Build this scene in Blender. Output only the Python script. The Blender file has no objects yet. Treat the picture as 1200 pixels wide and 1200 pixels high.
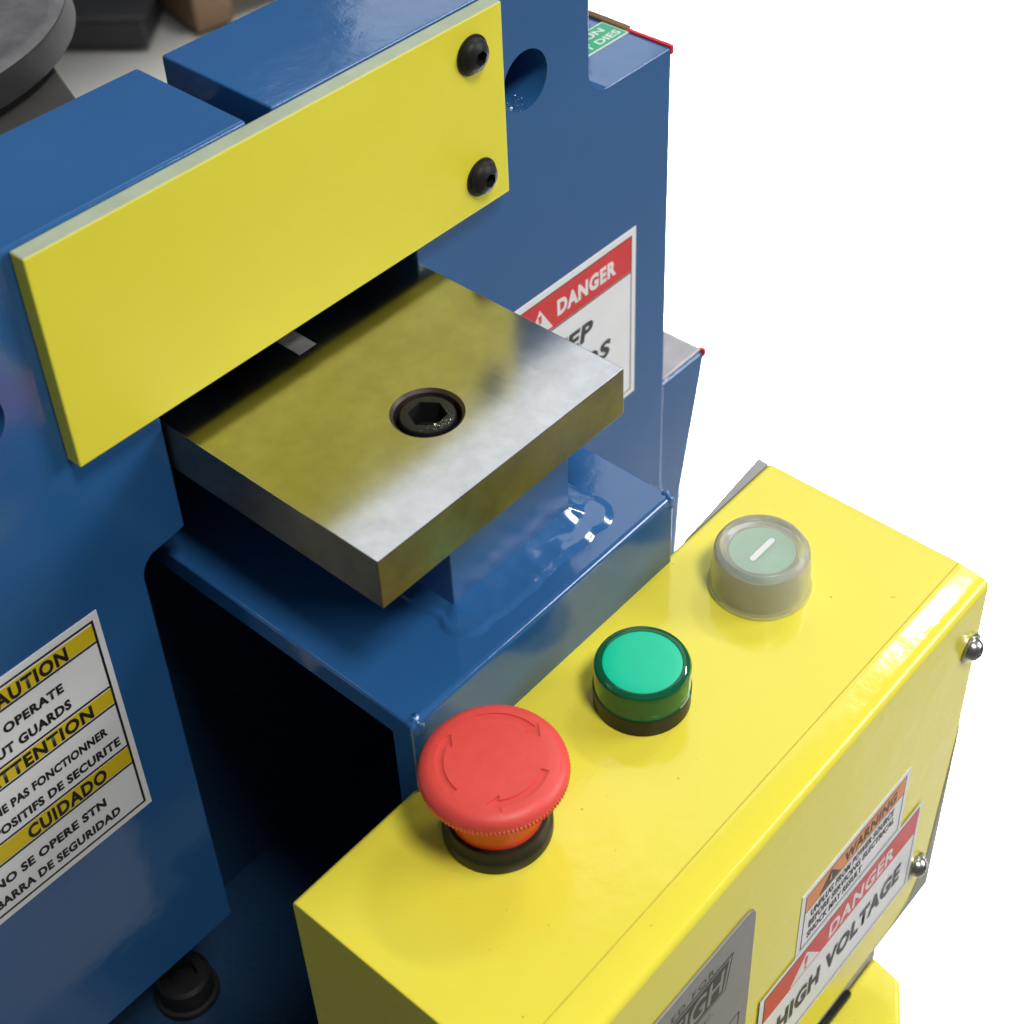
import bpy, bmesh, math, random
from mathutils import Vector, Matrix, noise
random.seed(4)
S = bpy.context.scene
MM = 0.001
R = math.radians

# ------------------------------------------------------------------ camera
RC = [[0.6458401377284984, -0.7632959603154573, -0.016425390861029995],
      [-0.4923793629469526, -0.3999771961664214, -0.7730335086468123],
      [0.5834835725560636, 0.5073435911815101, -0.6341525061404878]]
cd = bpy.data.cameras.new('camera'); cam = bpy.data.objects.new('camera', cd); S.collection.objects.link(cam)
m3 = Matrix([[RC[0][i], -RC[1][i], -RC[2][i]] for i in range(3)])
cam.matrix_world = Matrix.Translation((-0.18718957, -0.31195542, 0.34273176)) @ m3.to_4x4()
cd.sensor_width = 36; cd.lens = 57.72; cd.shift_x = -0.0532; cd.shift_y = -0.1441
cd.clip_start = 0.02; cd.clip_end = 50
cd.dof.use_dof = True; cd.dof.focus_distance = 0.50; cd.dof.aperture_fstop = 20
S.camera = cam
S.render.resolution_x = 1024; S.render.resolution_y = 1024

# ------------------------------------------------------------------ world, lamps, exposure
W = bpy.data.worlds.new('World'); S.world = W; W.use_nodes = True
W.node_tree.nodes['Background'].inputs[0].default_value = (0.80, 0.88, 1.0, 1)
W.node_tree.nodes['Background'].inputs[1].default_value = 0.13
S.view_settings.view_transform = 'Standard'; S.view_settings.look = 'None'
S.view_settings.exposure = 0; S.view_settings.gamma = 1

def lamp(name, loc, tgt, sx, sy, power, col=(1, 1, 1), spread=180):
    l = bpy.data.lights.new(name, 'AREA'); l.shape = 'RECTANGLE'; l.size = sx; l.size_y = sy
    l.energy = power; l.color = col; l.spread = R(spread)
    o = bpy.data.objects.new(name, l); S.collection.objects.link(o)
    o.location = loc
    o.rotation_euler = (Vector(tgt) - Vector(loc)).to_track_quat('-Z', 'Y').to_euler()
    return o
# key: shop lights above, a little in front of the machine
lamp('key_lamp', (-0.12, -1.05, 1.95), (0.05, -0.05, 0), 0.45, 0.45, 29.5, (1, 0.97, 0.92))
# added broad soft fill from the front right, no seen source
lamp('front_fill', (2.0, -1.9, 1.15), (0.1, 0, -0.05), 1.3, 1.1, 46, (1, 0.98, 0.95))
# rows of ceiling light beyond the machine: what the steel and the top paint mirror
lamp('ceiling_lamp', (1.31, 0.84, 1.60), (0.05, -0.06, 0.04), 1.22, 0.95, 5.8, (0.92, 0.96, 1))
lamp('tube_lamp', (1.42, 0.0, 1.50), (0.15, -0.1, 0), 0.42, 0.08, 6.5, (1, 1, 1))
lamp('far_fill', (1.72, 1.45, 1.10), (0.15, 0.02, 0.1), 0.55, 0.45, 1.2, (0.92, 0.96, 1))  # unseen panel added for a pale sheen on the plate tops
# lamp added out of view to burn the backdrop out to white
lamp('backdrop_fill', (1.50, 0.60, 1.3), (1.50, 0.60, -0.95), 1.9, 1.5, 115, (1, 1, 1), 32)

# ------------------------------------------------------------------ materials
def new_mat(name):
    m = bpy.data.materials.new(name); m.use_nodes = True
    nt = m.node_tree; b = nt.nodes['Principled BSDF']; return m, nt, b
def tex(nt, scale, detail=3, rough=0.55, vec=None, stretch=None):
    tc = nt.nodes.new('ShaderNodeTexCoord'); n = nt.nodes.new('ShaderNodeTexNoise')
    n.inputs['Scale'].default_value = scale; n.inputs['Detail'].default_value = detail; n.inputs['Roughness'].default_value = rough
    src = tc.outputs['Object']
    if stretch:
        mp = nt.nodes.new('ShaderNodeMapping'); mp.inputs['Scale'].default_value = stretch
        nt.links.new(src, mp.inputs['Vector']); src = mp.outputs['Vector']
    nt.links.new(src, n.inputs['Vector']); return n
def ramp(nt, fac, stops):
    r = nt.nodes.new('ShaderNodeValToRGB'); nt.links.new(fac, r.inputs['Fac'])
    e = r.color_ramp.elements
    e[0].position, e[0].color = stops[0][0], (*stops[0][1], 1); e[1].position, e[1].color = stops[-1][0], (*stops[-1][1], 1)
    for p, c in stops[1:-1]:
        x = e.new(p); x.color = (*c, 1)
    return r
def bump(nt, b, pairs):
    prev = None
    for n, strength, dist in pairs:
        bp = nt.nodes.new('ShaderNodeBump'); bp.inputs['Strength'].default_value = strength; bp.inputs['Distance'].default_value = dist
        nt.links.new(n.outputs['Fac'], bp.inputs['Height'])
        if prev: nt.links.new(prev.outputs['Normal'], bp.inputs['Normal'])
        prev = bp
    nt.links.new(prev.outputs['Normal'], b.inputs['Normal'])
def mixc(nt, fac, a, b_):
    m = nt.nodes.new('ShaderNodeMix'); m.data_type = 'RGBA'
    for sock, v in ((m.inputs[0], fac), (m.inputs[6], a), (m.inputs[7], b_)):
        if hasattr(v, 'links'): nt.links.new(v, sock)
        elif isinstance(v, tuple): sock.default_value = (*v, 1)
        else: sock.default_value = v
    return m.outputs[2]

def paint(name, c1, c2, rough=0.2, specks=True, coat=0.0, relief=1.0, dirt=(0.02, 0.018, 0.012), dthr=0.735):
    m, nt, b = new_mat(name)
    n1 = tex(nt, 9, 4); r1 = ramp(nt, n1.outputs['Fac'], [(0.3, c1), (0.7, c2)])
    col = r1.outputs['Color']
    if specks:
        n2 = tex(nt, 420, 2, 0.6); r2 = ramp(nt, n2.outputs['Fac'], [(dthr, (0, 0, 0)), (dthr + 0.03, (1, 1, 1))])
        col = mixc(nt, r2.outputs['Color'], col, dirt)
    nt.links.new(col, b.inputs['Base Color'])
    n3 = tex(nt, 30, 3); rr = ramp(nt, n3.outputs['Fac'], [(0.3, (rough * .8,) * 3), (0.75, (rough * 1.3,) * 3)])
    nt.links.new(rr.outputs['Color'], b.inputs['Roughness'])
    b.inputs['Coat Weight'].default_value = coat; b.inputs['Coat Roughness'].default_value = 0.06
    bump(nt, b, [(tex(nt, 60, 2), 0.16 * relief, 0.0010), (tex(nt, 210, 3), 0.07 * relief, 0.0005), (tex(nt, 750, 2), 0.08 * relief, 0.0002)])
    return m
def plain(name, c, rough=0.45, metal=0.0, relief=0.15, scale=900, var=0.12):
    m, nt, b = new_mat(name)
    n = tex(nt, scale * 0.2, 3)
    r = ramp(nt, n.outputs['Fac'], [(0.25, tuple(x * (1 - var) for x in c)), (0.75, tuple(min(1, x * (1 + var)) for x in c))])
    nt.links.new(r.outputs['Color'], b.inputs['Base Color'])
    b.inputs['Roughness'].default_value = rough; b.inputs['Metallic'].default_value = metal
    bump(nt, b, [(tex(nt, scale, 2), relief, 0.0003)])
    return m

BLUE = paint('blue_enamel', (0.020, 0.100, 0.275), (0.026, 0.120, 0.32), 0.11, True, 0.0, 1.0, (0.05, 0.12, 0.25), 0.76)
BLUESHADE = paint('blue_enamel_shaded', (0.010, 0.035, 0.085), (0.013, 0.045, 0.11), 0.3, True, 0.0, 1.0, (0.02, 0.03, 0.05), 0.7)  # blue enamel darkened to hold the shade of the lower recesses
YEL = paint('yellow_powder_coat', (0.86, 0.76, 0.065), (0.90, 0.80, 0.08), 0.13, True, 0.0, 1.3, (0.30, 0.24, 0.05), 0.755)
YELBAR = paint('yellow_sheet_plastic', (0.76, 0.69, 0.035), (0.84, 0.76, 0.06), 0.42, True, 0.0, 0.35, (0.4, 0.33, 0.03), 0.79)
PALEEDGE = plain('pale_bar_edge', (0.40, 0.46, 0.33), 0.5, 0, 0.3, 400)  # paler grey-green on the bar's upward faces
WHITE = plain('white_vinyl', (0.84, 0.85, 0.87), 0.35, 0, 0.05, 300, 0.03)
BLACKINK = plain('black_ink', (0.012, 0.012, 0.013), 0.4, 0, 0.05)
REDINK = plain('red_ink', (0.68, 0.02, 0.022), 0.35, 0, 0.05, 300, 0.04)
ORANGEINK = plain('orange_ink', (0.80, 0.27, 0.06), 0.4, 0, 0.05, 300, 0.06)
YELINK = plain('yellow_ink', (0.74, 0.55, 0.015), 0.35, 0, 0.05, 300, 0.05)
GREENINK = plain('green_ink', (0.02, 0.42, 0.20), 0.35, 0, 0.05, 300, 0.05)
WHITEINK = plain('white_ink', (0.80, 0.80, 0.80), 0.4, 0, 0.05, 300, 0.03)
BLACKOX = plain('black_oxide_steel', (0.013, 0.013, 0.014), 0.48, 0.0, 0.35, 700)
BLACKPL = plain('black_plastic', (0.016, 0.016, 0.017), 0.38, 0, 0.15, 900)
REDPL = plain('red_plastic', (0.78, 0.075, 0.06), 0.46, 0, 0.12, 1200, 0.05)
REDPLDK = plain('red_groove', (0.74, 0.068, 0.055), 0.5, 0, 0.1, 1200, 0.05)
ORGPL = plain('orange_plastic', (0.80, 0.075, 0.012), 0.4, 0, 0.1, 900, 0.05)
ZINC = plain('zinc_steel', (0.50, 0.50, 0.48), 0.28, 1.0, 0.3, 500)
ALU = plain('brushed_nameplate', (0.34, 0.34, 0.345), 0.42, 0.55, 0.1, 500, 0.05)
GREYST = plain('grey_sheet_steel', (0.36, 0.36, 0.34), 0.5, 0.2, 0.2, 300)
BROWN = plain('brown_board', (0.16, 0.09, 0.035), 0.6, 0, 0.3, 200, 0.3)
REDTRIM = plain('red_paint', (0.7, 0.02, 0.02), 0.35, 0, 0.1)

DULL = plain('light_block_matte', (0.010, 0.012, 0.016), 0.9, 0, 0.2, 300)  # near-black matte for the added light-blocking pieces
def steel(name, tint, patina, rough0, rough1, metal=1.0, grain=(1, 1, 1)):
    m, nt, b = new_mat(name)
    n1 = tex(nt, 22, 5, 0.6); n2 = tex(nt, 130, 4, 0.65)
    c = ramp(nt, n1.outputs['Fac'], [(0.3, patina), (0.7, tint)])
    r2 = ramp(nt, n2.outputs['Fac'], [(0.35, (0.62,) * 3), (0.66, (1, 1, 1))])
    mx = nt.nodes.new('ShaderNodeMix'); mx.data_type = 'RGBA'; mx.blend_type = 'MULTIPLY'; mx.inputs[0].default_value = 0.35
    nt.links.new(c.outputs['Color'], mx.inputs[6]); nt.links.new(r2.outputs['Color'], mx.inputs[7])
    nt.links.new(mx.outputs[2], b.inputs['Base Color'])
    n3 = tex(nt, 60, 4); rr = ramp(nt, n3.outputs['Fac'], [(0.3, (rough0,) * 3), (0.7, (rough1,) * 3)])
    nt.links.new(rr.outputs['Color'], b.inputs['Roughness'])
    b.inputs['Metallic'].default_value = metal
    g = tex(nt, 500, 3, 0.6, None, grain)
    g2 = tex(nt, 900, 4, 0.7, None, (1, 0.012, 1)); g3 = tex(nt, 260, 5, 0.75)
    bump(nt, b, [(g, 0.12, 0.00006), (g2, 0.22, 0.00005), (g3, 0.035, 0.00006)])
    return m
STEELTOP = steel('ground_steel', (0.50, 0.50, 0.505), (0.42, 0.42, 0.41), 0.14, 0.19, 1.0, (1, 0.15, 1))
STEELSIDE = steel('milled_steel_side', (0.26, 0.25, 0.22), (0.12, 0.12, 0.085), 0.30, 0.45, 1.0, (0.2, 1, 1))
CAST = plain('grey_cast_iron', (0.12, 0.12, 0.125), 0.55, 0.0, 0.6, 500, 0.3)

def glassy(name, col, rough, trans, ior=1.45):
    m, nt, b = new_mat(name)
    b.inputs['Base Color'].default_value = (*col, 1); b.inputs['Roughness'].default_value = rough
    b.inputs['Transmission Weight'].default_value = trans; b.inputs['IOR'].default_value = ior
    return m
LENS = glassy('green_lens_plastic', (0.02, 0.38, 0.15), 0.06, 0.75)
BOOT = glassy('clear_silicone', (0.93, 0.94, 0.88), 0.23, 0.78, 1.3)
LENSFACE = plain('green_diffuser', (0.0, 0.60, 0.34), 0.35, 0, 0.05, 400, 0.03)
PALEGREEN = plain('pale_green_button_cap', (0.34, 0.78, 0.56), 0.4, 0, 0.05, 400, 0.04)

BLUE.node_tree.nodes['Principled BSDF'].inputs['IOR'].default_value = 1.68
BLUESATIN = paint('blue_enamel_satin', (0.020, 0.100, 0.275), (0.026, 0.120, 0.32), 0.42, True, 0.0, 0.6, (0.05, 0.12, 0.25), 0.76)
BLUESATIN.node_tree.nodes['Principled BSDF'].inputs['IOR'].default_value = 1.85
for _m in (BLACKPL, BLACKOX, CAST, DULL): _m.node_tree.nodes['Principled BSDF'].inputs['Specular IOR Level'].default_value = 0.25
# ------------------------------------------------------------------ helpers
WORLD = {}
def root(name, loc, label, cat):
    o = bpy.data.objects.new(name, None); S.collection.objects.link(o); o.location = [c * MM for c in loc]
    o.empty_display_size = 0.02
    WORLD[o.name] = Vector(loc) * MM
    if label: o['label'] = label
    if cat: o['category'] = cat
    return o
def link(name, me, mat, parent=None, label=None, smooth=False, kind=None, mats=None):
    """me has world millimetre coordinates; origin goes to the centre of its box."""
    for v in me.vertices: v.co *= MM
    xs = [v.co for v in me.vertices]
    lo = Vector([min(c[i] for c in xs) for i in range(3)]); hi = Vector([max(c[i] for c in xs) for i in range(3)])
    c = (lo + hi) / 2
    for v in me.vertices: v.co -= c
    for mm in (mats or [mat]): me.materials.append(mm)
    if smooth:
        for p in me.polygons: p.use_smooth = True
    o = bpy.data.objects.new(name, me); S.collection.objects.link(o)
    WORLD[o.name] = c
    if parent is not None:
        o.parent = parent; o.location = c - WORLD[parent.name]
    else: o.location = c
    if label: o['label'] = label
    if kind: o['kind'] = kind
    if smooth == 'auto':
        me.set_sharp_from_angle(angle=R(35))
        wn = o.modifiers.new('wn', 'WEIGHTED_NORMAL'); wn.keep_sharp = True; wn.weight = 80
    return o
def mesh_from(bm, name='m'):
    me = bpy.data.meshes.new(name); bmesh.ops.recalc_face_normals(bm, faces=bm.faces); bm.to_mesh(me); bm.free(); return me
def bev(bm, w, seg=3, ang=30):
    es = [e for e in bm.edges if len(e.link_faces) == 2 and e.calc_face_angle(0) > R(ang)]
    if w > 0: bmesh.ops.bevel(bm, geom=es, offset=w, segments=seg, profile=0.5, affect='EDGES', clamp_overlap=True)
def box_bm(x0, x1, y0, y1, z0, z1, w=0, seg=3):
    bm = bmesh.new(); bmesh.ops.create_cube(bm, size=1)
    for v in bm.verts:
        v.co = Vector(((x0 + x1) / 2 + v.co.x * (x1 - x0), (y0 + y1) / 2 + v.co.y * (y1 - y0), (z0 + z1) / 2 + v.co.z * (z1 - z0)))
    bev(bm, w, seg); return bm
def prism_bm(poly, axis, a, b, w=0, seg=3, ang=30):
    """poly = 2D points in the two remaining axes; extruded along axis from a to b"""
    def mk(p, q):
        return {'x': (q, p[0], p[1]), 'y': (p[0], q, p[1]), 'z': (p[0], p[1], q)}[axis]
    bm = bmesh.new()
    A = [bm.verts.new(mk(p, a)) for p in poly]; B = [bm.verts.new(mk(p, b)) for p in poly]
    bm.faces.new(A); bm.faces.new(B[::-1]); n = len(poly)
    for i in range(n): bm.faces.new((A[i], B[i], B[(i + 1) % n], A[(i + 1) % n]))
    bmesh.ops.recalc_face_normals(bm, faces=bm.faces)
    bev(bm, w, seg, ang); return bm
def lathe_bm(cx, cy, prof, seg=96, axis='z', wob=None):
    """prof: list of (r, h); axis z: h is world z; axis y: (cx, cy) = x, z and h is world y"""
    bm = bmesh.new(); rings = []
    for r, h in prof:
        if r < 1e-6:
            rings.append([bm.verts.new((cx, cy, h) if axis == 'z' else (cx, h, cy))]); continue
        ring = []
        for i in range(seg):
            a = 2 * math.pi * i / seg; rr = r if wob is None else wob(r, h, a, i)
            ring.append(bm.verts.new((cx + rr * math.cos(a), cy + rr * math.sin(a), h) if axis == 'z' else (cx + rr * math.cos(a), h, cy + rr * math.sin(a))))
        rings.append(ring)
    for A, B in zip(rings, rings[1:]):
        if len(A) == 1 and len(B) == 1: continue
        for i in range(seg):
            j = (i + 1) % seg
            if len(A) == 1: bm.faces.new((A[0], B[i], B[j]))
            elif len(B) == 1: bm.faces.new((A[i], B[0], A[j]))
            else: bm.faces.new((A[i], B[i], B[j], A[j]))
    return bm
def boolean(me_a, cutters):
    oa = bpy.data.objects.new('tmp', me_a); S.collection.objects.link(oa); cs = []
    for c in cutters:
        oc = bpy.data.objects.new('tmpc', c); S.collection.objects.link(oc); cs.append(oc)
        md = oa.modifiers.new('b', 'BOOLEAN'); md.operation = 'DIFFERENCE'; md.solver = 'EXACT'; md.object = oc
    dg = bpy.context.evaluated_depsgraph_get(); dg.update()
    out = bpy.data.meshes.new_from_object(oa.evaluated_get(dg))
    for o in cs + [oa]: bpy.data.objects.remove(o)
    return out
def cyl(cx, cy, r, a, b, axis='z', seg=64):
    bm = bmesh.new(); pts = [(cx + r * math.cos(2 * math.pi * i / seg), cy + r * math.sin(2 * math.pi * i / seg)) for i in range(seg)]
    bm.free(); return mesh_from(prism_bm(pts, axis, a, b))
def hexm(cx, cy, r, a, b, axis='z', ph=0):
    return mesh_from(prism_bm([(cx + r * math.cos(ph + k * math.pi / 3), cy + r * math.sin(ph + k * math.pi / 3)) for k in range(6)], axis, a, b))

# text: curve -> mesh, fitted in the plane of a sticker
def text_mesh(s, bold=0.02, shear=0.0, space=1.0):
    cu = bpy.data.curves.new('t', 'FONT'); cu.body = s; cu.offset = bold; cu.shear = shear; cu.space_character = space; cu.resolution_u = 3
    o = bpy.data.objects.new('t', cu); S.collection.objects.link(o)
    dg = bpy.context.evaluated_depsgraph_get(); dg.update()
    me = bpy.data.meshes.new_from_object(o.evaluated_get(dg)); bpy.data.objects.remove(o)
    xs = [v.co.x for v in me.vertices]; ys = [v.co.y for v in me.vertices]
    return me, min(xs), max(xs), min(ys), max(ys)
def text(s, x0, x1, v0, v1, plane, mat, parent, bold=0.02, shear=0.0, last=None, space=1.0, name='lettering'):
    """fit text s into [x0,x1]x[v0,v1]; with last given, x0 is where the word `last` begins. plane: ('y', c) wall or ('z', c) flat"""
    me, a, b, c, d = text_mesh(s, bold, shear, space)
    if last:
        ml, la, lb, _, _ = text_mesh(last, bold, shear, space); bpy.data.meshes.remove(ml)
        k = (x1 - x0) / (lb - la)
    else: k = (x1 - x0) / (b - a)
    kv = (v1 - v0) / (d - c)
    for v in me.vertices:
        x = x1 - (b - v.co.x) * k; w = v0 + (v.co.y - c) * kv
        v.co = (x, plane[1], w) if plane[0] == 'y' else (x, w, plane[1])
    return link(name, me, mat, parent)
def flat_y(x0, x1, z0, z1, y0, y1): return mesh_from(box_bm(x0, x1, min(y0, y1), max(y0, y1), z0, z1))
def ring_y(x0, x1, z0, z1, w, y0, y1):
    bm = bmesh.new()
    for a in ((x0, x1, z1 - w, z1), (x0, x1, z0, z0 + w), (x0, x0 + w, z0 + w, z1 - w), (x1 - w, x1, z0 + w, z1 - w)):
        t = box_bm(a[0], a[1], min(y0, y1), max(y0, y1), a[2], a[3]); m = bpy.data.meshes.new('x'); t.to_mesh(m); t.free(); bm.from_mesh(m)
    return mesh_from(bm)

# ================================================================== SETTING
FZ = -950
def sheet(name, pts, z, mat, label=None):
    bm = bmesh.new(); bm.faces.new([bm.verts.new((x, y, z)) for x, y in pts]); me = mesh_from(bm)
    o = link(name, me, mat); o['kind'] = 'structure'; return o
m, nt, b = new_mat('shop_concrete')
n = tex(nt, 1.8, 6, 0.6); r = ramp(nt, n.outputs['Fac'], [(0.3, (0.24, 0.235, 0.215)), (0.7, (0.34, 0.335, 0.31))]); nt.links.new(r.outputs['Color'], b.inputs['Base Color'])
b.inputs['Roughness'].default_value = 0.45; bump(nt, b, [(tex(nt, 60, 4), 0.3, 0.002)]); CONC = m
m, nt, b = new_mat('white_backdrop_paper'); b.inputs['Base Color'].default_value = (0.88, 0.88, 0.88, 1); b.inputs['Roughness'].default_value = 0.7
bump(nt, b, [(tex(nt, 8, 2), 0.05, 0.002)]); PAPER = m
floor = sheet('floor', [(-6000, -6000), (9000, -6000), (9000, 9000), (-6000, 9000)], FZ - 8, CONC)
backdrop = sheet('backdrop', [(0, -240), (5000, -240), (5000, 3600), (2700, 2500), (1560, 1440), (760, 250), (300, 100), (0, 60)], FZ, PAPER)

# ================================================================== THE MACHINE
mach = root('ironworker', (90, -40, -240),
            'blue steel ironworker machine with yellow guard bar, steel die block and yellow control box', 'machine')
PZ, PD = 117.7, 46.2
# ---- left side plate
def arc(cx, cz, r, a0, a1, n=8):
    return [(cx + r * math.cos(R(a0 + (a1 - a0) * i / n)), cz + r * math.sin(R(a0 + (a1 - a0) * i / n))) for i in range(n + 1)]
poly = [(-190, -182), (-17.5, -182), (-17.5, -9)] + arc(-9.5, -8, 8, 180, 120, 5) + [(-5, 0.2), (-0.8, 0.9), (-0.8, 75), (44.3, 75), (44.3, PZ), (-190, PZ)]
me = mesh_from(prism_bm(poly, 'y', 0, PD, 1.1, 3, 25))
me = boolean(me, [cyl(-54.5, 75, 10.6, -5, 30, 'y')])
lp = link('side_plate', me, BLUE, mach, 'left blue plate with the caution sticker', smooth='auto')
# ---- right side plate: top, notch, column
poly = [(52.8, PZ), (52.8, 75), (101, 75), (101, -30), (108, -230), (233, -230), (232.2, 59.8)] \
     + [(200, 59.8)] + arc(196.5, 69.8, 10, -90, -180, 8) + [(186.5, PZ)]
me = mesh_from(prism_bm(poly, 'y', 0, PD, 0.6, 3, 25))
me = boolean(me, [cyl(154.6, 80.8, 10.6, -5, 30, 'y')])
rp = link('side_plate', me, BLUE, mach, 'right blue plate with the danger sticker and a round hole', smooth='auto')
# grit in the bore
bm = bmesh.new(); rnd = random.Random(5)
for i in range(160):
    a = R(rnd.uniform(215, 290)); rr = 10.4; y = rnd.uniform(0.6, 9) ** 1.0; s = rnd.uniform(0.12, 0.42)
    c = Vector((154.6 + rr * math.cos(a), y, 80.8 + rr * math.sin(a)))
    vs = [bm.verts.new(c + Vector((rnd.uniform(-s, s), rnd.uniform(-s, s), rnd.uniform(-s, s)))) for _ in range(4)]
    for t in ((0, 1, 2), (0, 1, 3), (0, 2, 3), (1, 2, 3)): bm.faces.new([vs[k] for k in t])
link('metal_chips', mesh_from(bm), ZINC, rp, kind='stuff')
link('edge_strip', mesh_from(box_bm(231.2, 233.2, -0.4, 20, 57.0, 60.6, 0.3)), REDTRIM, rp, 'red edge on the notch of the plate')
link('edge_strip', mesh_from(box_bm(231.2, 234.6, 20.5, 44, 57.0, 60.8, 0.3)), BROWN, rp, 'brown edge on the notch of the plate')
link('edge_strip', mesh_from(box_bm(231.2, 234.6, 40, 44.5, 60.9, 150, 0.3)), BROWN, rp, 'brown upright behind the notch')
link('back_panel', mesh_from(box_bm(-60, 53.3, PD + 0.4, PD + 12, -60, 84, 0.5)), DULL, mach)  # added dark panel, keeps light out behind the opening
link('back_panel', mesh_from(box_bm(53.4, 120, PD + 0.4, PD + 12, -60, 84, 0.5)), DULL, mach)  # second added light-blocking panel, right of the slit
link('gap_light_block', mesh_from(box_bm(44.6, 52.5, 4, PD - 1, 55, 98, 0.3)), DULL, mach)  # added block that stops light leaking through the plate gap
# ---- far leg, silver topped
poly = [(229, -101), (266.8, -101), (252.5, -174), (246, -300), (229, -300)]
lbm = prism_bm(poly, 'y', 3, 62, 1.6, 4)
leg = link('side_frame', mesh_from(lbm), BLUE, mach, 'glossy blue tapered frame piece at the right', smooth='auto')
link('top_plate', mesh_from(box_bm(229, 264.8, 4.2, 61.5, -100.9, -99.6, 0.4)), plain('scuffed_bare_metal', (0.30, 0.29, 0.30), 0.35, 0.35, 0.5, 90, 0.5), leg, 'bare silver top of the blue frame piece')
link('corner_tab', mesh_from(box_bm(264.0, 266.2, 2.2, 5.5, -103.4, -99.5, 0.5)), REDTRIM, leg, 'small red corner')

# ---- yellow guard bar
SX0, SX1, SY, SZ0, SZ1 = -31.0, 138.6, -5.9, 49.5, 116.9
bm = box_bm(SX0, SX1, SY, -0.15, SZ0, SZ1, 0.45, 2)
me = mesh_from(bm)
gb = link('guard_bar', me, None, mach, 'long yellow flat bar bolted across both plates', mats=[YELBAR, PALEEDGE])
for p in gb.data.polygons:
    p.material_index = 1 if (p.normal.z > 0.9) else 0
def button_bolt(x, z, y0, parent, tw):
    prof = [(0.01, y0 - 4.4)] + [(5.6 * math.sin(R(t)), y0 - 0.9 - 3.5 * math.cos(R(t))) for t in range(10, 91, 8)] + [(5.8, y0 - 0.6), (5.9, y0 + 0.1), (0, y0 + 0.1)]
    me = mesh_from(lathe_bm(x, z, [(0, y0 - 4.4)] + prof[1:], 48, 'y'))
    me = boolean(me, [hexm(x, z, 2.5, y0 - 6, y0 - 2.0, 'y', tw)])
    bo = link('bolt', me, BLACKOX, parent, smooth='auto')
    link('washer', mesh_from(lathe_bm(x, z, [(5.6, y0 - 0.7), (6.4, y0 - 0.6), (6.5, y0 - 0.05), (5.6, y0 - 0.05)], 48, 'y')), BLACKPL, bo, smooth='auto')
button_bolt(124.8, 104.8, SY, gb, 0.2)
button_bolt(125.8, 61.4, SY, gb, 0.5)

# ---- steel die block
KX, KY, TZ, TB = 100.0, -84.3, 40.6, 23.3
me = mesh_from(box_bm(0, KX, KY, 30, TB, TZ, 0.35, 2))
bxc, byc = 50.0, -53.6
me = boolean(me, [cyl(bxc, byc, 10.7, TZ - 12, TZ + 5, 'z', 96)])
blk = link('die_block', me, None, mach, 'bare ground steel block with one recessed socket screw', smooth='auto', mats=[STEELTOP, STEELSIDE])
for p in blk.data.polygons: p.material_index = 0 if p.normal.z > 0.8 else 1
link('light_patch', mesh_from(box_bm(44.6, 51.4, -6.6, 20, TZ + 0.02, TZ + 0.2, 0.05)), CAST, blk, 'thin plate added as a light patch on the block under the bar')  # thin plate in place of a patch of light from the slit
# countersink lip
link('bore_rim', mesh_from(lathe_bm(bxc, byc, [(10.75, TZ + 0.02), (10.6, TZ + 0.02), (9.75, TZ - 0.9), (9.6, TZ - 6), (10.65, TZ - 6.1)], 96)),
     plain('rusty_bore', (0.05, 0.034, 0.028), 0.45, 0.2, 0.4, 500, 0.4), blk, 'rust tinged rim of the screw hole', smooth='auto')
me = mesh_from(lathe_bm(bxc, byc, [(0, TZ - 0.5), (6.7, TZ - 0.5), (7.8, TZ - 0.75), (8.3, TZ - 1.5), (8.4, TZ - 11.5), (0, TZ - 11.5)], 96,
        wob=lambda r, h, a, i: r + (0.12 if (i % 2 and r > 8.4) else 0)))
me = boolean(me, [hexm(bxc, byc, 5.7, TZ - 8, TZ + 3, 'z', 0.12)])
scr = link('socket_screw', me, BLACKOX, blk, 'black socket head screw sunk in the block', smooth='auto')
bm = bmesh.new(); rnd = random.Random(9)
for i in range(170):
    a = R(rnd.gauss(262, 26)); rr = rnd.uniform(5.2, 7.6); s = rnd.uniform(0.06, 0.28)
    c = Vector((bxc + rr * math.cos(a), byc + rr * math.sin(a), TZ - 0.48))
    vs = [bm.verts.new(c + Vector((rnd.uniform(-s, s), rnd.uniform(-s, s), rnd.uniform(0, s)))) for _ in range(4)]
    for t in ((0, 1, 2), (0, 1, 3), (0, 2, 3), (1, 2, 3)): bm.faces.new([vs[k] for k in t])
link('metal_chips', mesh_from(bm), ZINC, scr, kind='stuff')

# ---- blue table under the block: bent top, front and back plates, open on the left
BX0, BX1, BY, BZ = -2.0, 115.6, -92.3, -17.0
tbl = link('table_bracket', mesh_from(prism_bm([(BY, BZ - 300), (BY, BZ - 2.2)] + [(BY + 2.2 - 2.2 * math.cos(R(t)), BZ - 2.2 + 2.2 * math.sin(R(t))) for t in (22.5, 45, 67.5)] + [(BY + 2.2, BZ), (40, BZ), (40, BZ - 9), (BY + 9, BZ - 9), (BY + 9, BZ - 300)], 'x', BX0, BX1, 1.0, 3, 50)), BLUE, mach, 'blue box bracket that carries the post', smooth='auto')
link('inner_panel', mesh_from(box_bm(BX1 - 10, BX1 - 0.5, BY + 9.2, 38, BZ - 300, BZ - 9.5)), BLUESHADE, tbl)
def blob(cx, cy, cz, rx, ry, rz, seed, amp=0.25, sub=3):
    bm = bmesh.new(); bmesh.ops.create_icosphere(bm, subdivisions=sub, radius=1)
    for v in bm.verts:
        k = 1 + amp * noise.noise(v.co * 1.6 + Vector((seed, seed * 2, 0)))
        v.co = Vector((cx + v.co.x * rx * k, cy + v.co.y * ry * k, cz + v.co.z * rz * k))
    return bm
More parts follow.
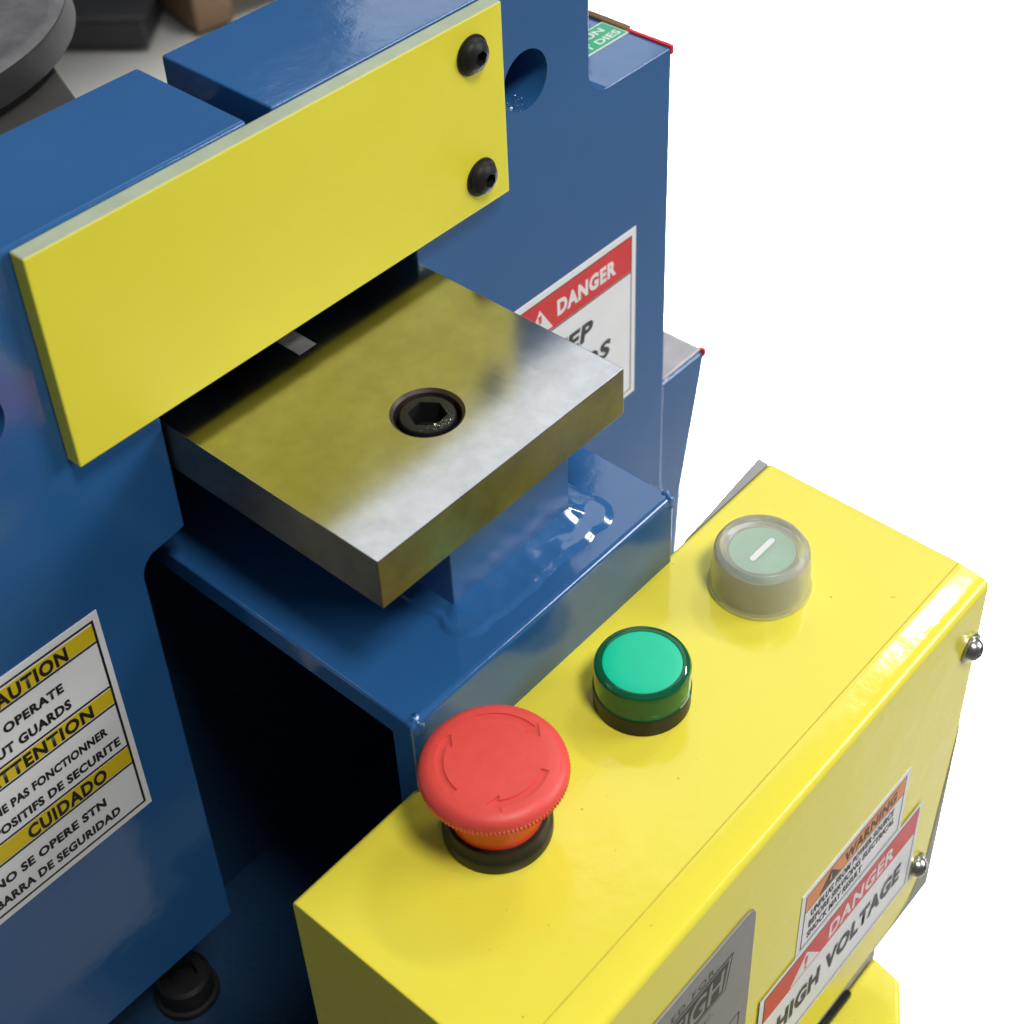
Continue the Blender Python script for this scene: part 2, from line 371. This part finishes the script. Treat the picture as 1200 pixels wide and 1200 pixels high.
link('weld_bead', mesh_from(blob(0.6, BY + 1.4, BZ - 3.0, 2.4, 1.9, 3.8, 3, 0.6)), BLUE, tbl, smooth=True)
link('weld_bead', mesh_from(blob(BX1 - 1.2, BY + 2.0, BZ - 2.2, 1.9, 2.6, 2.6, 8, 0.5)), BLUE, tbl, smooth=True)
# post
PX0, PX1, PY = 36.3, 88.4, -72.2
post = link('post', mesh_from(box_bm(PX0, PX1, PY, 8, BZ + 0.1, TB - 0.1, 0.5, 3)), BLUESATIN, mach, 'blue post welded between bracket and block', smooth='auto')
# weld fillet round the post
def weld():
    path = []
    def seg(a, b, n): return [((a[0] + (b[0] - a[0]) * i / n), (a[1] + (b[1] - a[1]) * i / n)) for i in range(n)]
    # inner path: back-left -> front-left -> front-right -> back-right
    pts = [((PX0, 0), (-1, 0)), ((PX0, PY), None), ((PX1, PY), None), ((PX1, 0), (1, 0))]
    inner = []
    for i in range(30): inner.append((PX0 + .6, (PY + .6) * i / 30, -1, 0))
    for i in range(9):
        a = R(180 + 90 * i / 8); inner.append((PX0 + .6, PY + .6, math.cos(a), math.sin(a)))
    for i in range(1, 90): inner.append((PX0 + .6 + (PX1 - PX0 - 1.2) * i / 90, PY + .6, 0, -1))
    for i in range(13):
        a = R(270 + 90 * i / 12); inner.append((PX1 - .6, PY + .6, math.cos(a), math.sin(a)))
    for i in range(1, 30): inner.append((PX1 - .6, (PY + .6) * (1 - i / 30), 1, 0))
    bm = bmesh.new(); rows = []
    N = 16
    for k, (x, y, nx, ny) in enumerate(inner):
        s = k * 0.6
        front = 1 if ny < -0.3 else 0
        w = 7.5 + 7.5 * max(0, -ny) + 5.0 * max(0, nx) * max(0, min(1, (-y - 40) / 25)) + 1.3 * noise.noise(Vector((s * 0.16, 0.3, 0)))
        hgt = 3.4 + 0.4 * noise.noise(Vector((s * 0.13, 5, 0)))
        row = []
        for j in range(N + 1):
            t = j / N
            r_ = w * t
            h = hgt * (1 - t) ** 1.7 + (0.7 + 0.25 * noise.noise(Vector((s * 0.10, 1.0, 2)))) * math.exp(-((t - 0.70 - 0.06 * noise.noise(Vector((s * 0.15, 4, 4)))) / 0.24) ** 2)
            h += 0.14 * math.sin(math.pi * t) * noise.noise(Vector((s * 0.22, t * 5, 9)))
            h = max(h, 0) * min(1, (1 - t) * 4)
            row.append(bm.verts.new((x + nx * r_, y + ny * r_, BZ - 0.25 + h)))
        rows.append(row)
    for A, B in zip(rows, rows[1:]):
        for j in range(N): bm.faces.new((A[j], A[j + 1], B[j + 1], B[j]))
    return mesh_from(bm)
link('weld_fillet', weld(), BLUE, post, 'lumpy painted weld round the foot of the post', smooth=True)

# ---- lower frame seen in the dark below
lf = link('base_plate', mesh_from(box_bm(-190, 228, -60, 260, -262, -240, 1.5)), BLUESHADE, mach, 'blue base plate below, its shade painted in', smooth='auto')
link('rib', mesh_from(box_bm(-24, 228, 46.4, 70, -239.9, -30, 1.0)), BLUESHADE, mach, 'blue cross rib behind the opening, its shade painted in')
link('cross_bar', mesh_from(prism_bm([(-60, -239.9), (-44, -239.9), (-44, -226), (-48, -222), (-60, -222)], 'x', -6, 110, 1.2)), BLUESHADE, mach, smooth='auto')
def cap_bolt(x, y, z, r, h, parent):
    me = mesh_from(lathe_bm(x, y, [(0, z + h), (r * .82, z + h), (r * .96, z + h - 1.2), (r, z + h - 3), (r, z + 3), (r * 1.14, z + 2.6), (r * 1.16, z), (0, z)], 48))
    me = boolean(me, [hexm(x, y, r * .55, z + h - 5, z + h + 2, 'z', 0.3)])
    link('bolt', me, BLACKOX, parent, smooth='auto')
cap_bolt(-32, 22, -239.9, 10.5, 13, lf)
cap_bolt(-66, 10, -239.9, 11, 12, lf)

# ---- control box
CX0, CX1, CYB, CYF, CZ, CZB = -48.9, 174.2, -89.8, -176.2, -46.3, -216.0
cb = root('control_box', (60, -134, CZB), 'yellow control box with three push buttons on top', None); cb.parent = mach
cb.location = (Vector((60, -134, CZB)) - Vector((90, -40, -240))) * MM
prof = [(CYB, CZB), (CYB, CZ - 2)] + [(CYB + 0 - 2 * (1 - math.cos(R(t))) , CZ - 2 + 2 * math.sin(R(t))) for t in (30, 60, 90)] \
    + [(-164.2, CZ), (-164.7, CZ - 0.12), (-165.2, CZ - 0.02)] + [(-166.8, CZ - 0.12), (-168.8, CZ - 0.3), (-170.8, CZ - 0.58), (-172.4, CZ - 0.88)] \
    + [(-172.9 - 3.3 * math.sin(R(t)), CZ - 4.3 + 3.3 * math.cos(R(t))) for t in (20, 35, 50, 65, 80, 90)] + [(CYF, CZB)]
cover = link('cover', mesh_from(prism_bm(prof, 'x', CX0, CX1, 0.7, 2, 50)), YEL, cb, smooth='auto')
link('crease_line', mesh_from(box_bm(CX0 + 1, CX1 - 1.2, -164.95, -164.62, CZ - 0.3, CZ + 0.03)), plain('crease_shade', (0.60, 0.51, 0.04), 0.6), cb, 'thin dark bend line painted along the top')  # darker strip puts the crease's shade into colour
link('back_panel', mesh_from(prism_bm([(126, CYB + 0.1), (CX1, CYB + 0.1), (CX1 + 0.6, CYB + 4.4)], 'z', CZB, CZ - 1.0)), GREYST, cb, 'grey panel showing behind the yellow cover')
link('side_flange', mesh_from(prism_bm([(CX1 + 0.05, -120), (CX1 + 1.2, -120), (CX1 + 1.2, CZB - 3.5), (60, CZB - 3.5), (60, CZB - 0.1), (CX1 + 0.05, CZB - 0.1)], 'y', CYF + 0.6, CYB)), GREYST, cb, 'grey flange under the yellow cover')
# corner where the paint stops and grey steel shows
link('corner_plate', mesh_from(prism_bm([(173.9, -120), (173.9, -216), (146, -216), (160, -210), (168.2, -196), (170.5, -165)], 'y', CYF - 0.25, CYF - 0.02)), GREYST, cb, 'bare grey corner of the front face')
def pan_screw(x, z):
    y0 = CYF - 0.25
    prof = [(0, y0 - 4.2), (1.6, y0 - 4.1), (3.1, y0 - 3.3), (3.9, y0 - 2.0), (4.1, y0 - 1.0), (5.4, y0 - 0.9), (5.5, y0), (0, y0)]
    me = mesh_from(lathe_bm(x, z, prof, 40, 'y'))
    c1 = mesh_from(box_bm(x - 2.2, x + 2.2, y0 - 6, y0 - 2.8, z - 0.45, z + 0.45)); c2 = mesh_from(box_bm(x - 0.45, x + 0.45, y0 - 6, y0 - 2.8, z - 2.2, z + 2.2))
    me = boolean(me, [c1, c2]); link('screw', me, ZINC, cb, smooth='auto')
pan_screw(168.3, -74.5); pan_screw(159.2, -187.5)

# ---- lower yellow box
lb = link('lower_cover', mesh_from(prism_bm([(160.0, -166.8), (157.6, -180.5), (140.5, -191.5), (118, -206), (60, -206), (60, -166.8)], 'z', -420, -260, 2.0, 3)), YEL, mach, 'second yellow cover below the control box', smooth='auto')
link('back_panel', mesh_from(box_bm(60, 161.5, -166.5, -155, -420, -257.5, 0.5)), GREYST, lb, 'grey panel behind the lower yellow cover')
link('black_strip', mesh_from(box_bm(60, 139, -169.5, -166.9, -259.8, -256.5, 0.5)), BLACKPL, lb)  # black strip between the two covers

# ================================================================== PUSH BUTTONS
def child_root(name, loc, label):
    o = bpy.data.objects.new(name, None); S.collection.objects.link(o); o.empty_display_size = 0.01
    o.parent = mach; WORLD[o.name] = Vector(loc) * MM; o.location = WORLD[o.name] - WORLD[mach.name]; o['label'] = label
    return o
# emergency stop
ex, ey = 3.9, -116.9; eh = -16.0
es = child_root('emergency_stop_button', (ex, ey, CZ), 'red mushroom emergency stop button with three turning arrows')
prof = [(0, eh + 0.2), (8, eh + 0.15), (14, eh), (17.3, eh - 0.3), (18.7, eh - 0.9), (19.7, eh - 1.8), (20.2, eh - 2.7), (20.4, eh - 3.6), (20.3, eh - 4.0),
        (20.65, eh - 4.2), (20.5, eh - 5.6), (19.2, eh - 6.3), (17.2, eh - 7.6), (14.8, eh - 9.4), (0, eh - 9.6)]
NS = 440
hm = mesh_from(lathe_bm(ex, ey, prof, NS, 'z', wob=lambda r, h, a, i: r - (0.5 if (i % 4 >= 2 and r > 19 and h < eh - 4.1) else 0)))
def arrow(tip, span, r0, r1):
    rm = (r0 + r1) / 2; hw = 2.6; hl = 15
    P = []
    a_t, a_h = tip + span, tip + hl
    n = 14
    for i in range(n + 1): a = a_t + (a_h - a_t) * i / n; P.append((r1, a))
    P += [(rm + hw, a_h + 1), (rm, tip), (rm - hw, a_h + 1)]
    for i in range(n + 1): a = a_h + (a_t - a_h) * i / n; P.append((r0, a))
    return [(ex + r * math.cos(R(a)), ey + r * math.sin(R(a))) for r, a in P]
cuts = [mesh_from(prism_bm(arrow(t, 82, 13.3, 15.5), 'z', eh - 0.45, eh + 3)) for t in (-20, 95, 214)]
hm = boolean(hm, cuts)
link('mushroom_head', hm, REDPL, es, smooth='auto')
for t in (-20, 95, 214):
    pts = arrow(t, 82, 13.42, 15.38)
    link('arrow_mark', mesh_from(prism_bm(pts, 'z', eh - 0.50, eh - 0.44)), REDPLDK, es)
link('neck', mesh_from(lathe_bm(ex, ey, [(15.2, eh - 9.0), (14.3, eh - 14), (13.3, eh - 20), (13.0, eh - 26.5), (12, eh - 27)], 96)), ORGPL, es, 'orange tapered neck under the red head', smooth='auto')
link('collar', mesh_from(lathe_bm(ex, ey, [(12.9, eh - 22.4), (14.2, eh - 22.5), (14.5, eh - 23.0), (14.7, eh - 25.2), (15.3, eh - 26.0), (15.6, eh - 26.8), (15.6, CZ + 0.6), (15.3, CZ - 0.05), (0, CZ - 0.05)], 96)), BLACKPL, es, smooth='auto')
# pilot light
gx, gy = 65.1, -119.7; gt = CZ + 16.3
pl = child_root('pilot_light', (gx, gy, CZ), 'bright green round pilot light between the two buttons')
link('bezel', mesh_from(lathe_bm(gx, gy, [(13.45, CZ + 6.9), (14.59, CZ + 6.9), (14.80, CZ + 6.5), (14.70, CZ + 0.3), (14.39, CZ - 0.05), (0, CZ - 0.05)], 96)), BLACKPL, pl, smooth='auto')
link('lens', mesh_from(lathe_bm(gx, gy, [(11.95, gt + 0.05), (13.04, gt + 0.05), (13.97, gt - 0.35), (14.49, gt - 1.3), (14.54, CZ + 7.3), (14.80, CZ + 7.1), (14.49, CZ + 6.92), (12.83, CZ + 6.92), (12.73, gt - 2.4), (11.90, gt - 1.8), (11.95, gt + 0.05)], 96)), LENS, pl, 'clear green lens ring', smooth='auto')
link('lens_face', mesh_from(lathe_bm(gx, gy, [(0, gt + 0.1), (8, gt + 0.08), (11.38, gt - 0.05), (11.90, gt - 0.3), (11.85, gt - 1.9), (0, gt - 1.9)], 96)), LENSFACE, pl, 'milky green face of the light', smooth='auto')
link('inner_ring', mesh_from(lathe_bm(gx, gy, [(12.01, gt - 0.9), (13.45, gt - 1.1), (13.66, gt - 2.4), (12.01, gt - 2.4), (12.01, gt - 0.9)], 96)), BLACKPL, pl, smooth='auto')
link('core', mesh_from(lathe_bm(gx, gy, [(0, gt - 2.5), (12.32, gt - 2.5), (12.32, CZ + 6.9), (0, CZ + 6.9)], 64)), BLACKPL, pl, smooth='auto')
# start button
qx, qy = 125.6, -120.0; qt = CZ + 17.0
sb = child_root('start_button', (qx, qy, CZ), 'pale green start button under a cloudy clear rubber boot')
link('boot', mesh_from(lathe_bm(qx, qy, [(16.54, CZ - 0.05), (16.74, CZ + 0.8), (16.33, CZ + 1.8), (16.12, CZ + 2.4), (15.81, CZ + 9.5), (15.18, qt - 2.0), (14.46, qt - 0.7), (13.42, qt), (12.38, qt - 0.1), (11.65, qt - 0.7), (11.13, qt - 1.5), (10.61, qt - 1.9), (0, qt - 1.9),
        (0, qt - 2.6), (10.61, qt - 2.6), (11.65, qt - 2.6), (13.73, qt - 3.0), (14.46, CZ + 8), (14.87, CZ - 0.05), (16.54, CZ - 0.05)], 96)), BOOT, sb, 'cloudy clear rubber boot', smooth='auto')
link('button_cap', mesh_from(lathe_bm(qx, qy, [(0, qt - 2.75), (10.3, qt - 2.75), (10.7, qt - 3.1), (10.7, CZ + 4), (0, CZ + 4)], 96)), PALEGREEN, sb, 'pale green cap', smooth='auto')
link('bezel', mesh_from(lathe_bm(qx, qy, [(10.9, qt - 4.2), (12.7, qt - 4.4), (13.3, CZ + 3), (13.5, CZ + 0.05), (10.9, CZ + 0.05), (10.9, qt - 4.2)], 96)), plain('smoky_bezel', (0.30, 0.28, 0.17), 0.4), sb, smooth='auto')
pts = []
for cxx, s0 in ((qx + 5.2, -90), (qx - 5.2, 90)):
    pts += [(cxx + 0.5 * 0 + 0.95 * math.cos(R(s0 + 180 * i / 8)), qy + 0.95 * math.sin(R(s0 + 180 * i / 8))) for i in range(9)]
link('bar_mark', mesh_from(prism_bm(pts, 'z', qt - 1.89, qt - 1.80)), WHITEINK, sb, 'white stroke across the green cap')

# ================================================================== STICKERS
def tri_y(cx, z0, w, h, y0, y1, shape=0):
    return mesh_from(prism_bm([(cx - w / 2, z0), (cx + w / 2, z0), (cx, z0 + h)], 'y', y0, y1))
# caution sticker on the left plate
X1, X0 = -35.2, -122
st = link('caution_sticker', flat_y(X0, X1, -96.0, -5.8, -0.25, -0.02), WHITE, mach, 'white caution sticker in three languages with yellow bands')
Y = -0.27
def bandy(x0, x1, z0, z1, mat, par, name='colour_band', y=-0.27):
    return link(name, flat_y(x0, x1, z0, z1, y - 0.06, y), mat, par)
for z0, z1 in ((-16.9, -9.4), (-44.6, -37.3), (-73.0, -65.0)):
    bandy(X0 + 3, -37.9, z0 + .5, z1 - .5, YELINK, st)
link('border', ring_y(X0 + 2.2, -37.1, -93.6, -8.4, 0.8, -0.33, -0.27), BLACKINK, st)
for z in (-17.1, -37.0, -44.9, -64.8, -73.2): link('rule_line', flat_y(X0 + 3, -37.9, z - 0.4, z + 0.4, -0.33, -0.27), BLACKINK, st)
T = ('y', -0.36)
text('CAUTION', -66.8, -47.3, -16.4, -10.6, T, BLACKINK, st, 0.042, 0.0, 'UTION', 1.12)
text('DO NOT OPERATE', -71.6, -51.5, -26.3, -22.4, T, BLACKINK, st, 0.048, 0, 'OPERATE', 1.1)
text('WITHOUT GUARDS', -68.6, -50.7, -34.2, -30.1, T, BLACKINK, st, 0.048, 0, 'GUARDS', 1.1)
text('ATTENTION', -73.6, -45.1, -44.0, -38.4, T, BLACKINK, st, 0.042, 0, 'TENTION', 1.12)
text('NE PAS FONCTIONNER', -69.4, -42.7, -54.6, -50.8, T, BLACKINK, st, 0.048, 0, 'FONCTIONNER', 1.08)
text('DISPOSITIFS DE SECURITE', -59.1, -39.7, -62.3, -58.4, T, BLACKINK, st, 0.048, 0, 'SECURITE', 1.08)
text('CUIDADO', -75.3, -46.9, -72.3, -66.3, T, BLACKINK, st, 0.042, 0, None, 1.12)
text('NO SE OPERE STN', -74.5, -49.8, -82.4, -78.4, T, BLACKINK, st, 0.048, 0, 'OPERE STN', 1.08)
text('BARRA DE SEGURIDAD', -69.9, -46.1, -90.2, -86.2, T, BLACKINK, st, 0.048, 0, 'SEGURIDAD', 1.08)

# danger sticker on the right plate
X0, X1 = 128, 212.6
st = link('danger_sticker', flat_y(X0, X1, -86.6, -6.2, -0.25, -0.02), WHITE, mach, 'white danger sticker with red header, half hidden by the steel block')
bandy(X0 + 3.1, 209.6, -25.4, -9.7, REDINK, st)
link('border', ring_y(X0 + 2.6, 210.1, -84.2, -9.2, 0.45, -0.33, -0.27), BLACKINK, st)
link('rule_line', flat_y(X0 + 3, 209.6, -26.2, -25.6, -0.33, -0.27), BLACKINK, st)
T = ('y', -0.37)
text('DANGER', 166.8, 200.6, -21.6, -14.2, T, WHITEINK, st, 0.05, 0, None, 1.12)
link('alert_triangle', tri_y(157.3, -24.2, 13.5, 11.0, -0.38, -0.335), WHITEINK, st)
link('alert_mark', mesh_from(prism_bm([(156.7, -19.2), (156.4, -15.8), (158.2, -15.8), (157.9, -19.2)], 'y', -0.43, -0.385)), REDINK, st)
link('alert_mark', mesh_from(prism_bm([(156.6, -22.0), (156.6, -20.4), (158.0, -20.4), (158.0, -22.0)], 'y', -0.43, -0.385)), REDINK, st)
text('KEEP', 179.0, 187.0, -42.6, -34.2, T, BLACKINK, st, 0.045, 0.15, 'P', 1.12)
text('HANDS', 190.0, 197.4, -58, -49.6, T, BLACKINK, st, 0.045, 0.15, 'S', 1.12)
text('CLEAR', 160, 196, -73, -64.5, T, BLACKINK, st, 0.045, 0.15, None, 1.12)

# green sticker in the notch
st = link('green_sticker', mesh_from(box_bm(188, 231.2, 18.6, 31.2, 59.85, 60.05)), WHITEINK, mach, 'small green sticker with white letters in the notch')
link('colour_field', mesh_from(box_bm(188.8, 230.5, 19.2, 30.6, 60.06, 60.12)), GREENINK, st)
text('DO NOT RUN', 213.5, 226.6, 25.8, 29.2, ('z', 60.15), WHITEINK, st, 0.02, 0, 'RUN')
text('WITHOUT DIES', 217.2, 229.4, 20.5, 23.9, ('z', 60.15), WHITEINK, st, 0.02, 0, 'DIES')

# warning sticker on the control box
y = CYF
st = link('warning_sticker', flat_y(74.6, 138.9, -142.8, -107.4, y - 0.25, y - 0.02), WHITE, mach, 'white warning sticker with orange header, upper one on the yellow front')
link('colour_band', flat_y(77.4, 136.2, -119.2, -110.3, y - 0.33, y - 0.27), ORANGEINK, st)
link('border', ring_y(77.0, 136.6, -140.2, -109.9, 0.4, y - 0.34, y - 0.27), BLACKINK, st)
link('rule_line', flat_y(77.4, 136.2, -119.7, -119.3, y - 0.33, y - 0.27), BLACKINK, st)
T = ('y', y - 0.38)
text('WARNING', 99.3, 131.0, -118.0, -112.0, T, BLACKINK, st, 0.042, 0, None, 1.1)
link('alert_triangle', tri_y(91.3, -118.6, 12.5, 7.4, y - 0.40, y - 0.345), BLACKINK, st)
link('alert_mark', mesh_from(prism_bm([(90.7, -116.9), (91.9, -116.9), (91.6, -113.4), (91.0, -113.4)], 'y', y - 0.45, y - 0.405)), ORANGEINK, st)
text('UNPLUG FROM POWER SOURCE', 81.2, 130.8, -125.6, -121.4, T, BLACKINK, st, 0.035, 0, None, 1.08)
text('BEFORE SERVICING ELECTRICAL', 80.6, 132.2, -131.3, -127.2, T, BLACKINK, st, 0.035, 0, None, 1.08)
text('SHOCK MAY RESULT', 80.4, 112.9, -137.2, -133.1, T, BLACKINK, st, 0.035, 0, None, 1.08)
# danger high voltage sticker, overlaps the other a little
st = link('high_voltage_sticker', flat_y(54.7, 153.7, -192.4, -141.2, y - 0.60, y - 0.48), WHITE, mach, 'white high voltage sticker with red header, lower one on the yellow front')
link('colour_band', flat_y(57.6, 151.2, -158.2, -143.6, y - 0.68, y - 0.62), REDINK, st)
link('border', ring_y(57.2, 151.6, -190.2, -143.2, 0.4, y - 0.69, y - 0.62), BLACKINK, st)
T = ('y', y - 0.74)
text('DANGER', 95.4, 136.4, -156.0, -147.2, T, WHITEINK, st, 0.03, 0, None, 1.1)
text('HIGH VOLTAGE', 96.0, 144.6, -179.0, -167.6, T, BLACKINK, st, 0.048, 0, 'VOLTAGE', 1.1)
link('alert_triangle', tri_y(81.5, -157.2, 17.5, 11.2, y - 0.76, y - 0.70), WHITEINK, st)
link('alert_mark', mesh_from(prism_bm([(80.9, -153.3), (82.1, -153.3), (82.4, -148.6), (80.6, -148.6)], 'y', y - 0.82, y - 0.77)), REDINK, st)
link('alert_mark', mesh_from(prism_bm([(80.9, -155.8), (82.1, -155.8), (82.1, -154.3), (80.9, -154.3)], 'y', y - 0.82, y - 0.77)), REDINK, st)

# nameplate
pts = arc(-56, -80.0, 4.5, 180, 90, 5) + arc(41.6, -80.0, 4.5, 90, 0, 5) + [(46.1, -160), (-60.5, -160)]
st = link('nameplate', mesh_from(prism_bm([(p[0], p[1]) for p in pts], 'y', y - 1.0, y - 0.02, 0.25, 2)), ALU, mach, 'brushed grey metal nameplate with black print')
T = ('y', y - 1.06)
text('MANUFACTURED FOR:', 15.5, 27.4, -85.3, -82.3, T, BLACKINK, st, 0.0, 0, 'FOR:', 1.25)
link('logo_frame', mesh_from(prism_bm([(-60, -103.4), (32.6, -103.4), (35.4, -86.2), (-60, -86.2)], 'y', y - 1.05, y - 1.01)), BLACKINK, st)
link('logo_line', mesh_from(prism_bm([(-60, -102.6), (31.9, -102.6), (34.4, -87.0), (-60, -87.0)], 'y', y - 1.10, y - 1.06)), ALU, st)
link('logo_field', mesh_from(prism_bm([(-60, -101.9), (31.0, -101.9), (33.2, -87.7), (-60, -87.7)], 'y', y - 1.15, y - 1.11)), BLACKINK, st)
text('LEIGH', 5.5, 31.2, -100.4, -89.2, ('y', y - 1.20), ALU, st, 0.015, 0.12, 'EIGH', 1.0)
text('CO., INC.', 16, 27, -109.8, -106.8, T, BLACKINK, st, 0, 0, 'INC.')
link('print_box', ring_y(-50, 41.6, -134.5, -127.3, 0.4, y - 1.07, y - 1.01), BLACKINK, st)
text('MODEL', -40, -5, -125, -121.5, T, BLACKINK, st)

# ================================================================== THINGS BEHIND
# cast disc, top left
disc = root('cast_disc', (45, 243, 54), 'grey cast metal disc at the top left behind the blue plates', 'disc')
DCX, DCY, DR, DZ = 45.3, 243.2, 87.0, 70.0
link('face', mesh_from(lathe_bm(DCX, DCY, [(0, DZ), (DR - 5, DZ), (DR - 2, DZ - .6), (DR - 0.5, DZ - 2), (0, DZ - 2)], 128)), CAST, disc, smooth='auto')
link('rim', mesh_from(lathe_bm(DCX, DCY, [(0, DZ - 2.1), (DR - .3, DZ - 2.1), (DR, DZ - 3), (DR + 1, DZ - 13), (DR - 3, DZ - 16), (0, DZ - 16)], 128)), plain('dark_cast_rim', (0.016, 0.015, 0.017), 0.85, 0, 0.5, 500, 0.3), disc, smooth='auto')
link('hub', mesh_from(lathe_bm(DCX, DCY, [(0, 53.9), (26, 53.9), (26, 52.5), (0, 52.5)], 48)), CAST, disc, smooth='auto')
dk = plain('dark_steel_plate', (0.05, 0.048, 0.045), 0.55, 0, 0.3, 200, 0.2)
sh = link('steel_shelf', mesh_from(prism_bm([(-150, 47), (48, 47), (88, 160), (120, 250), (60, 360), (-150, 360)], 'z', 26, 52, 1)), dk)
sh['label'] = 'dark steel shelf plate between the grey disc and the left blue plate'; sh['category'] = 'shelf'

# wooden pallet on the floor far behind, and a dark crate
pal = root('pallet', (1715, 2030, FZ), 'wooden pallet on the grey shop floor far behind', 'pallet')
WOOD = plain('pallet_wood', (0.17, 0.10, 0.05), 0.7, 0, 0.4, 30, 0.3)
def rot_box(cx, cy, lx, ly, z0, z1, ang):
    bm = box_bm(-lx / 2, lx / 2, -ly / 2, ly / 2, z0, z1, 3, 1)
    M = Matrix.Rotation(R(ang), 4, 'Z')
    for v in bm.verts: v.co = M @ v.co + Vector((cx, cy, 0))
    return mesh_from(bm)
A = -10
def off(cx, cy, u, v): return cx + u * math.cos(R(A)) - v * math.sin(R(A)), cy + u * math.sin(R(A)) + v * math.cos(R(A))
for i in range(6):
    x, yy = off(1715, 2030, 0, -300 + i * 120); link('deck_board', rot_box(x, yy, 800, 90, FZ + 110, FZ + 130, A), WOOD, pal)
for i in range(3):
    x, yy = off(1715, 2030, -350 + i * 350, 0); link('stringer', rot_box(x, yy, 70, 700, FZ + 1, FZ + 109, A), WOOD, pal)
crate = root('crate', (1235, 1985, FZ), 'dark crate on the shop floor beside the pallet', 'crate')
DK = plain('black_crate_plastic', (0.02, 0.02, 0.022), 0.5, 0, 0.2, 40)
link('body', rot_box(1235, 1985, 330, 260, FZ + 1, FZ + 50, 40), DK, crate)
link('lid', rot_box(1235, 1985, 340, 270, FZ + 51, FZ + 60, 40), DK, crate)
